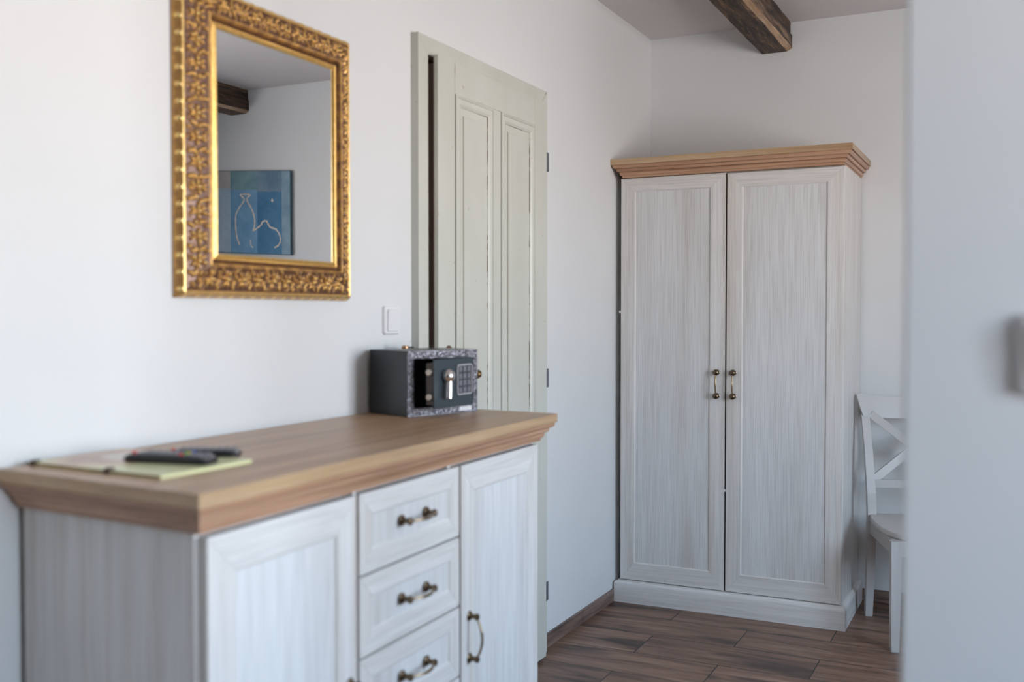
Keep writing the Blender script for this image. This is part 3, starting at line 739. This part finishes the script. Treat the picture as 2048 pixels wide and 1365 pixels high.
# ------------------------------------------------------------------ gilt mirror
mi = tag(empty('wall_mirror', (0, 2.012, 1.724)), 'mirror in a wide ornate gilt frame on the left wall', 'mirror')
mo = mi.location
FY0, FY1, FZ0, FZ1 = 1.693, 2.338, 1.368, 2.082
def gilt_frame():
    prof = [(0, .002), (0, .007), (.001, .010), (.0025, .013), (.004, .016), (.0055, .019), (.007, .022), (.0085, .0245), (.010, .0262), (.0115, .027), (.013, .027), (.0145, .026), (.0155, .0245)]
    prof += [(.0155+.0018*i, .0245+.0205*(i/31)-.0025*math.sin(math.pi*i/31)) for i in range(1, 32)]     # ornament band
    e0 = prof[-1][0]
    prof += [(e0+.0015, .0465), (e0+.003, .0475), (e0+.005, .0465), (e0+.007, .0435), (e0+.009, .039), (e0+.011, .034), (e0+.013, .031), (e0+.0145, .0315), (e0+.016, .036), (e0+.018, .038), (e0+.020, .0365), (e0+.0215, .036), (e0+.0235, .040), (e0+.027, .0415), (e0+.029, .0405), (e0+.030, .037), (e0+.0305, .028), (e0+.0305, .014)]
    P = np.array(prof); S = P[:, 0]; H = P[:, 1]; K = len(P)
    rnd = np.random.RandomState(3)
    sides = [((FY0, FZ0), (FY0, FZ1)), ((FY0, FZ1), (FY1, FZ1)), ((FY1, FZ1), (FY1, FZ0)), ((FY1, FZ0), (FY0, FZ0))]
    allv = []; allf = []; pat = []; base = 0
    for (A, Bp) in sides:
        A = np.array(A); Bp = np.array(Bp); L_ = np.linalg.norm(Bp-A); d = (Bp-A)/L_; nrm = np.array([d[1], -d[0]])
        # inward normal points to the centre
        c_ = np.array([(FY0+FY1)/2, (FZ0+FZ1)/2])
        if np.dot(c_-A, nrm) < 0: nrm = -nrm
        nn = int(L_/.0016); T = np.linspace(0, 1, nn+1)
        # arclength positions per profile column : mitred
        t0 = S[None, :]; t1 = L_-S[None, :]
        tt = t0+(t1-t0)*T[:, None]
        disp = np.zeros_like(tt); pt = np.zeros_like(tt)+.42
        s2 = np.broadcast_to(S[None, :], tt.shape)
        band = (s2 > .0160) & (s2 < .0710)
        # carved leaf clusters repeating along the band
        per = .056; m_ = int(round(L_/per)); per = L_/m_
        orn = np.zeros_like(tt)
        def blob(tc, scn, rt, rs, hgt, ang=0):
            dt = tt-tc; ds = s2-scn; ca, sa = math.cos(ang), math.sin(ang)
            u = (dt*ca+ds*sa)/rt; v = (-dt*sa+ds*ca)/rs; q = 1-u*u-v*v
            return np.where(q > 0, hgt*np.sqrt(np.maximum(q, 0)), 0)
        for i in range(m_):
            tc0 = (i+.5)*per; cs = .0435
            orn = np.maximum(orn, blob(tc0, cs, .0055, .0055, .0075))
            for a_ in range(6):
                an = a_*math.pi/3+rnd.uniform(-.2, .2)
                orn = np.maximum(orn, blob(tc0+.011*math.cos(an), cs+.0135*math.sin(an), .0080, .0034, .0055+rnd.uniform(-.001, .001), an))
            for sg in (-1, 1):
                for q_ in range(3):
                    orn = np.maximum(orn, blob(tc0+.5*per+rnd.uniform(-.006, .006), cs+sg*(.005+.0075*q_), .0075, .0032, .0052, sg*(.5+.5*q_)))
            for _ in range(18):
                orn = np.maximum(orn, blob(tc0+rnd.uniform(-.5, .5)*per, 0.019+rnd.rand()*.049, rnd.uniform(.0016, .004), rnd.uniform(.0014, .0028), rnd.uniform(.002, .005), rnd.uniform(0, 3)))
        fade = np.clip(np.minimum((s2-.016)/.003, (.071-s2)/.003), 0, 1)
        orn *= fade*band*1.35
        disp += orn
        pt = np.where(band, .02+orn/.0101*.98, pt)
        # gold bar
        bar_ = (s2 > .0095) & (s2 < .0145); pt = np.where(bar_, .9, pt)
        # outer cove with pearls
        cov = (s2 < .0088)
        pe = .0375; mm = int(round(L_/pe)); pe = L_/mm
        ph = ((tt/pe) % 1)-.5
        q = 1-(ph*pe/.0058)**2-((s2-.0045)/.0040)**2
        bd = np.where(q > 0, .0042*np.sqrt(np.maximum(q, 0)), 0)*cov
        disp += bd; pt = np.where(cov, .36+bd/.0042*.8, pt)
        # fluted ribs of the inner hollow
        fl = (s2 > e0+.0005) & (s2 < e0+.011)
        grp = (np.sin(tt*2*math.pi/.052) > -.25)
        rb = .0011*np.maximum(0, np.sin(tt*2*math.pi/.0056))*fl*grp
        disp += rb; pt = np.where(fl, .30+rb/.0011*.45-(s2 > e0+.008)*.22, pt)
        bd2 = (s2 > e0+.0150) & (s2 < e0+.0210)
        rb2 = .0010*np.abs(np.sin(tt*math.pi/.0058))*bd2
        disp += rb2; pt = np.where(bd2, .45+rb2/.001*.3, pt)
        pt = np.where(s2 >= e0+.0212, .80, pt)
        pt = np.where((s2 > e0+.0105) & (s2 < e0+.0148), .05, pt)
        hh = H[None, :]+disp
        yz = A[None, None, :]+d[None, None, :]*tt[..., None]+nrm[None, None, :]*s2[..., None]
        vv = np.stack([hh, yz[..., 0], yz[..., 1]], -1).reshape(-1, 3)
        allv.append(vv); pat.append(pt.reshape(-1))
        nr, nc = tt.shape
        idx = np.arange(nr*nc).reshape(nr, nc)+base
        fcs = np.stack([idx[:-1, :-1], idx[1:, :-1], idx[1:, 1:], idx[:-1, 1:]], -1).reshape(-1, 4)
        allf.append(fcs); base += nr*nc
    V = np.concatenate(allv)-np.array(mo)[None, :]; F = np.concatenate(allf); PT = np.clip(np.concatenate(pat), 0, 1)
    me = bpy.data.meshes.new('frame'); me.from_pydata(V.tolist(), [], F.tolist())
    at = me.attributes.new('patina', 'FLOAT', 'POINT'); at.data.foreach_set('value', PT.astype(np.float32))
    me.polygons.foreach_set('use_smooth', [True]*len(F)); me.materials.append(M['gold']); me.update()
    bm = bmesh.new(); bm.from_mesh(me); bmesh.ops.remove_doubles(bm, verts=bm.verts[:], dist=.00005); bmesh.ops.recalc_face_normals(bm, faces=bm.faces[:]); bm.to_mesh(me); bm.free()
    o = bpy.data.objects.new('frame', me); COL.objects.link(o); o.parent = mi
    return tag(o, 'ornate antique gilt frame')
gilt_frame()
IN = .0995
B().box((.014, FY0+IN, FZ0+IN), (.0355, FY1-IN, FZ1-IN), 'mirror').build('mirror_glass', mi, off=mo)
B().box((.002, FY0+.006, FZ0+.006), (.0135, FY1-.006, FZ1-.006), 'mirror_back').build('backing_board', mi, off=mo)

# ------------------------------------------------------------------ light switches
def switch(name, label, fr):
    """fr maps (u, v, n), u,v in metres from centre"""
    o = empty(name, fr(0, 0, 0)); off = o.location; S_ = .0425
    b = B(); b.prism(rrect(-S_, -S_, S_, S_, .010, 6), fr, 0, .0095, 'switchplastic', .003); b.build('switch_plate', o, off=off)
    b = B(); P = rrect(-.030, -.033, .030, .033, .008, 6)
    k = len(P); I = inset(P, .0015)
    vs = [fr(u, v, .0085) for u, v in P]+[fr(u, v, .0135+.0018*(v/.03)) for u, v in P]+[fr(u, v, .0150+.0018*(v/.03)) for u, v in I]
    fs = [[i, (i+1) % k, k+(i+1) % k, k+i] for i in range(k)]+[[k+i, k+(i+1) % k, 2*k+(i+1) % k, 2*k+i] for i in range(k)]+[[2*k+i for i in range(k)]]
    b.add(vs, fs, 'switchplastic'); b.build('rocker', o, off=off)
    return tag(o, label, 'light switch')
switch('light_switch', 'white rocker light switch between the gilt mirror and the old door', lambda u, v, n: (n, 2.566+u, 1.313+v))
switch('light_switch', 'white light switch cut by the right edge of the view, casting a soft shadow', lambda u, v, n: (1.682+.0425+u, PY-n, 1.288+v))

# ------------------------------------------------------------------ safe (local: u along its front = +y local, v outward = +x local)
sa = tag(empty('safe', (.1795, 2.376, SBZ), -R(20.7)), 'small dark metal safe with its door ajar on the far end of the sideboard', 'safe')
SW, SD, SHh = .2535, .176, .182
bw = .0225
b = B()
b.box((-SD, 0, 0), (0, .003, SHh), 'safe', .0008); b.box((-SD, SW-.003, 0), (0, SW, SHh), 'safe', .0008)
b.box((-SD, 0, 0), (0, SW, .003), 'safe', .0008); b.box((-SD, 0, SHh-.003), (0, SW, SHh), 'safe', .0008); b.box((-SD, 0, 0), (-SD+.003, SW, SHh), 'safe')
b.build('body', sa)
b = B()
g = .0004
for P in ([(0, 0), (bw, bw), (bw, SHh-bw), (0, SHh)], [(SW, 0), (SW, SHh), (SW-bw+.006, SHh-bw), (SW-bw+.006, bw)], [(0, SHh), (bw, SHh-bw), (SW-bw+.006, SHh-bw), (SW, SHh)], [(0, 0), (SW, 0), (SW-bw+.006, bw), (bw, bw)]):
    b.prism(P if P[1][0] != SW or P[1][1] != SHh else P, lambda u, v, n: (n, u, v), -.004, .0012, 'safeface')
oy0, oy1, oz0, oz1 = bw, SW-bw+.006, bw, SHh-bw
b.box((-.03, oy0-.001, oz0), (-.003, oy0, oz1), 'safeface')
tag(b.build('face_frame', sa), 'textured dark metallic face')
b = B(); b.box((-SD+.004, .004, .004), (-SD+.006, SW-.004, SHh-.004), 'safein'); b.box((-SD+.005, .004, .004), (-.004, .006, SHh-.004), 'safein'); b.box((-SD+.005, SW-.006, .004), (-.004, SW-.004, SHh-.004), 'safein')
b.box((-SD+.005, .004, .004), (-.004, SW-.004, .006), 'safein'); b.box((-SD+.005, .004, SHh-.006), (-.004, SW-.004, SHh-.004), 'safein')
b.build('lining', sa)
# door, hinged on the right, swung open; local door frame: u from the hinge leftwards, n outward
OA = R(19); HY, HX = oy1-.003, .001
DW, DH = .205, SHh-2*bw-.003
def df(u, v, n):                                          # u = distance from hinge toward the free edge
    return (HX+u*math.sin(OA)+n*math.cos(OA), HY-u*math.cos(OA)+n*math.sin(OA), oz0+.0015+v)
def flip(P): return P[::-1]
dr = B(); dr.prism(flip([(0, 0), (DW, 0), (DW, DH), (0, DH)]), df, -.004, 0, 'safedoor', .001)
dr_o = dr.build('door', sa)
b = B(); b.prism(flip([(.03, .010), (DW-.008, .010), (DW-.008, DH-.010), (.03, DH-.010)]), df, -.030, -.004, 'lockbox', .001)
b.build('lock_box', dr_o)
for v in (.032, DH-.034):
    b = B(); p = Vector(df(DW-.008, v, -.017)); d_ = (Vector(df(1, 0, 0))-Vector(df(0, 0, 0))).normalized()
    b.lathe([(.0085, 0), (.0085, .009), (.0078, .011), (.002, .0115)], axis_mx(p, d_), 'cream_metal', 18); tag(b.build('bolt', dr_o), 'pale steel locking bolt')
nrm = (Vector(df(0, 0, 1))-Vector(df(0, 0, 0))).normalized()
b = B(); kp = Vector(df(.149, .088, 0))
b.lathe([(.015, 0), (.0185, .006), (.0195, .012), (.0185, .018), (.0145, .024), (.008, .028), (.002, .029)], axis_mx(kp, nrm), 'chrome', 28)
p0 = Vector(df(.150, .078, .014)); p1 = Vector(df(.156, .026, .016))
b.tube([p0, p0.lerp(p1, .5), p1.lerp(p0, .02), p1], [.0095, .0105, .0105, .0090], 'chrome', 18)
tag(b.build('knob', dr_o), 'chrome knob with a finger bar')
b = B(); P = rrect(.006, .030, .088, .117, .009, 5); k = len(P); I = inset(P, .0038)
vs = [df(u, v, 0) for u, v in P]+[df(u, v, .004) for u, v in P]+[df(u, v, .004) for u, v in I]+[df(u, v, .0015) for u, v in I]
fs = []
for j in range(3): fs += [[j*k+i, j*k+(i+1) % k, (j+1)*k+(i+1) % k, (j+1)*k+i] for i in range(k)]
b.add(vs, fs, 'silver'); b.add([df(u, v, .0015) for u, v in I], [list(range(k))], 'keypad')
kpo = tag(b.build('keypad', dr_o), 'dark keypad in a silver rim')
for r_ in range(4):
    for c_ in range(3):
        u = .0235+c_*.0235; v = .0440+r_*.0197
        bb = B(); bb.prism(flip(rrect(u-.0082, v-.0062, u+.0082, v+.0062, .003, 4)), df, .0015, .0036, 'keybtn', .0008); bb.build('button', kpo)
b = B(); b.prism(flip([(.004, -.006), (.048, -.006), (.048, .006), (.004, .006)]), lambda u, v, n: (.0015+n, HY-u, oz0-.010+v), 0, .0006, 'sticker')
b.box((.0022, HY-.040, oz0-.0095), (.0024, HY-.012, oz0-.0085), 'silver'); tag(b.build('sticker', sa), 'small white sticker')

# key with a ring, lying on the safe
ky = tag(empty('key', (.066, 2.545, SBZ+SHh), R(0)), 'small key with a copper-coloured head lying on top of the safe', 'key')
b = B(); dk = Vector((-.10, .99, 0)).normalized()
b.lathe([(.0085, 0), (.0105, .001), (.0105, .0055), (.0085, .0075)], Matrix.Translation((0, 0, .0002)), 'key_brass', 20)
b.lathe([(.0068, .0075), (.0068, .0095), (.0045, .0105)], Matrix.Translation((0, 0, .0002)), 'key_steel', 16)
tag(b.build('key_head', ky), 'copper-coloured head')
b = B(); b.tube([dk*.007+Vector((0, 0, .003)), dk*.03+Vector((0, 0, .003)), dk*.055+Vector((0, 0, .0028))], [.0024, .0026, .002], 'key_black', 8)
for q in (.040, .047): b.box((dk*q+Vector((-.004, -.0015, .0005)))[:], (dk*q+Vector((.006, .0015, .003)))[:], 'key_black')
b.build('key_blade', ky)
b = B(); ring = [Vector((.012*math.cos(t), .0, .0115+.011*math.sin(t)))+dk*.050 for t in [i*math.pi/12 for i in range(25)]]
b.tube(ring, .0005, 'silver', 6); tag(b.build('key_ring', ky), 'thin wire ring')

# ------------------------------------------------------------------ folder and remote controls on the sideboard
fo = tag(empty('folder', (.024, 1.303, SBZ), R(-2)), 'flat yellow-green printed folder under the remote controls', 'folder')
FL, FW = .345, .222
b = B(); b.box((.004, .003, .0008), (FL-.003, FW-.003, .0052), 'folder_pages', .0004); b.build('pages', fo)
b = B(); b.prism(rrect(0, 0, FL, FW, .003, 3), lambda u, v, n: (u, v, n), .0052, .0068, 'folder', .0004)
b.box((FL-.0012, 0.0, 0), (FL, FW, .0066), 'folder_edge'); b.box((0, 0, 0), (FL, FW, .0008), 'folder_edge')
b.build('cover', fo)
for (x, y) in ((.004, .004), (.205, .0035)):
    b = B(); b.lathe([(.0075, 0), (.0085, .001), (.0080, .003), (.004, .0038)], Matrix.Translation((x+.006, y+.004, .0066)), 'rivet', 14)
    b.box((x-.001, y-.0055, 0), (x+.013, y-.0035, .0075), 'rivet'); tag(b.build('rivet', fo), 'dark metal corner fitting')
def remote(name, label, pa, pb, w, h, colored):
    """pa, pb = centre-line ends on the folder"""
    pa, pb = Vector(pa), Vector(pb); d = pb-pa; Ln = d.length
    o = tag(empty(name, pa, math.atan2(d.y, d.x)), label, 'remote control', 'remote controls on the folder')
    b = B(); n = 14; vs = []
    for i in range(n+1):
        t = i/n; x = Ln*t
        e_ = 1-.25*max(0, (.06-t)/.06)**2-.25*max(0, (t-.94)/.06)**2
        hh = h*(.82+.18*math.sin(math.pi*min(1, t*1.1)))*(1-.35*max(0, (.05-t)/.05)-.35*max(0, (t-.95)/.05))
        ww = w/2*e_
        vs += [(x, -ww*.86, 0), (x, ww*.86, 0), (x, ww, hh*.45), (x, ww*.96, hh*.85), (x, ww*.86, hh), (x, -ww*.86, hh), (x, -ww*.96, hh*.85), (x, -ww, hh*.45)]
    k = 8; fs = [list(range(k)), [n*k+i for i in range(k)][::-1]]; top = []
    for j in range(n):
        for i in range(k): (top if i == 4 else fs).append([j*k+i, j*k+(i+1) % k, (j+1)*k+(i+1) % k, (j+1)*k+i])
    b.add(vs, fs, 'remote', True); b.add(vs, top, 'remote_top'); b.build('case', o)
    rows = 9
    for r_ in range(rows):
        x = Ln*(.10+.80*r_/(rows-1))
        if colored and r_ == rows-3:
            for q, cn in enumerate(('red', 'green', 'yellow', 'blue')):
                y = -w*.33+q*w*.22; bb = B(); bb.box((x-.004, y-.0038, h*.95), (x+.004, y+.0038, h+.0022), 'btn_'+cn, .001); tag(bb.build('button', o), cn+' button')
            continue
        if r_ == 0:
            bb = B(); bb.box((x-.004, -w*.30, h*.9), (x+.004, -w*.14, h+.0016), 'btn_red', .001); tag(bb.build('button', o), 'red power button'); continue
        for q in range(3):
            y = -w*.27+q*w*.27; bb = B(); bb.box((x-.0035, y-.0045, h*.92), (x+.0035, y+.0045, h+.0016), 'btn_grey', .001); bb.build('button', o)
    return o
zf = SBZ+.0070
remote('remote_control', 'longer black remote control with coloured buttons, nearer on the folder', (.180, 1.402, zf), (.352, 1.432, zf), .056, .017, True)
remote('remote_control', 'shorter black remote control lying farther back on the folder', (.205, 1.470, zf), (.325, 1.540, zf), .048, .015, False)

# ------------------------------------------------------------------ blue painting on the far wall, seen in the mirror
pa = tag(empty('painting', (2.63, YB, 1.95)), 'unframed blue still-life canvas of a bottle and round jug, reflected in the mirror', 'painting')
po = Vector((2.60, YB, 1.95)); YP = YB-.028
def mk_canvas(name, c1, c2, seed):
    m, n, b_ = newmat(name); mp = mapping(n, (1, 1, 1), (seed, seed*2, 0)); c = noise(n, mp.outputs[0], 9, 5, .65, .4)
    r = ramp(n, [(.3, c1), (.7, c2)]); n.links.new(c.outputs['Fac'], r.inputs[0]); n.links.new(r.outputs[0], b_.inputs['Base Color']); b_.inputs['Roughness'].default_value = .6
    return m
M['cv_edge'] = mk_canvas('dark_teal_canvas_edge', (.035, .085, .12), (.06, .13, .17), 1)
M['cv_a'] = mk_canvas('deep_blue_paint', (.025, .14, .27), (.08, .23, .38), 2)
M['cv_b'] = mk_canvas('mid_blue_paint', (.10, .26, .43), (.18, .36, .54), 3)
M['cv_c'] = mk_canvas('pale_grey_blue_paint', (.28, .40, .50), (.40, .51, .58), 4)
M['cv_d'] = mk_canvas('slate_blue_paint', (.08, .17, .26), (.19, .28, .36), 5)
M['cv_e'] = mk_canvas('greenish_teal_paint', (.10, .24, .29), (.22, .34, .36), 6)
M['cv_f'] = mk_canvas('taupe_paint', (.36, .34, .34), (.46, .43, .42), 7)
M['cv_g'] = mk_canvas('greyed_blue_border_paint', (.14, .26, .36), (.27, .39, .46), 8)
M['cv_line'] = mk_canvas('pale_brush_line', (.55, .50, .47), (.80, .70, .58), 9)
def pt(x, z): return (x, z)
PXL, PXR, PZB, PZT = 2.300, 3.10, 1.688, 2.197            # far wall: x grows to the left in the mirror
shear = lambda x, z, d: (x, YP-d, z+(x-2.30)*.055)
cv = B()
vs = []
for d in (0, -.018):
    for (x, z) in ((PXL, PZB), (PXR, PZB), (PXR, PZT), (PXL, PZT)): vs.append(shear(x, z, d))
cv.add(vs, [[0, 1, 2, 3], [7, 6, 5, 4], [0, 4, 5, 1], [1, 5, 6, 2], [2, 6, 7, 3], [3, 7, 4, 0]], 'cv_edge')
def blk(x0, z0, x1, z1, mat, d=.0006): cv.add([shear(x0, z0, d), shear(x1, z0, d), shear(x1, z1, d), shear(x0, z1, d)], [[0, 1, 2, 3]], mat)
blk(2.302, 1.692, 2.365, 2.195, 'cv_g'); blk(2.365, 2.070, 2.553, 2.195, 'cv_d'); blk(2.365, 1.970, 2.553, 2.070, 'cv_a'); blk(2.365, 1.692, 2.553, 1.970, 'cv_a')
blk(2.553, 2.080, 2.765, 2.195, 'cv_e'); blk(2.553, 1.692, 2.765, 2.080, 'cv_b'); blk(2.765, 2.090, 2.93, 2.195, 'cv_f'); blk(2.765, 1.692, 2.93, 2.090, 'cv_c')
blk(2.93, 1.692, 3.098, 2.195, 'cv_b')
cvo = cv.build('canvas', pa, off=po)
def stroke(pts, w):
    # smooth, then a ribbon with a little relief
    Q = [Vector(p) for p in pts]; S_ = []
    for i in range(len(Q)-1):
        p0 = Q[max(i-1, 0)]; p1 = Q[i]; p2 = Q[i+1]; p3 = Q[min(i+2, len(Q)-1)]
        for k in range(6):
            t = k/6; S_.append(.5*((2*p1)+(p2-p0)*t+(2*p0-5*p1+4*p2-p3)*t*t+(3*p1-p0-3*p2+p3)*t**3))
    S_.append(Q[-1]); st_ = B(); vs = []
    for i, p in enumerate(S_):
        d = (S_[min(i+1, len(S_)-1)]-S_[max(i-1, 0)]).normalized(); nn = Vector((-d.y, d.x)); ww = w*(.6+.5*abs(math.sin(i*.7)))
        for s_, h_ in ((-1, .0012), (0, .0022), (1, .0012)):
            q = p+nn*s_*ww/2; vs.append((q.x, YP-h_, q.y))
    fs = []
    for i in range(len(S_)-1):
        for k in range(2): fs.append([3*i+k, 3*i+k+1, 3*i+4+k, 3*i+3+k])
    st_.add(vs, fs, 'cv_line', True); o = st_.build('brush_line', pa, off=po)
stroke([(2.655, 2.045), (2.684, 2.070), (2.646, 2.072), (2.609, 2.066), (2.632, 2.047), (2.629, 2.027), (2.601, 1.985), (2.581, 1.944), (2.573, 1.898), (2.579, 1.863), (2.588, 1.845)], .011)
stroke([(2.655, 2.045), (2.661, 2.028), (2.700, 1.985), (2.723, 1.941), (2.724, 1.873), (2.713, 1.804), (2.690, 1.758)], .011)
stroke([(2.588, 1.845), (2.544, 1.866), (2.521, 1.883), (2.510, 1.898), (2.482, 1.901), (2.465, 1.876), (2.448, 1.860), (2.409, 1.847), (2.381, 1.811), (2.376, 1.775), (2.393, 1.749), (2.421, 1.737)], .011)
stroke([(2.607, 1.790), (2.607, 1.765), (2.598, 1.747), (2.586, 1.744)], .009)
stroke([(2.442, 2.030), (2.436, 2.024), (2.437, 2.016)], .016)
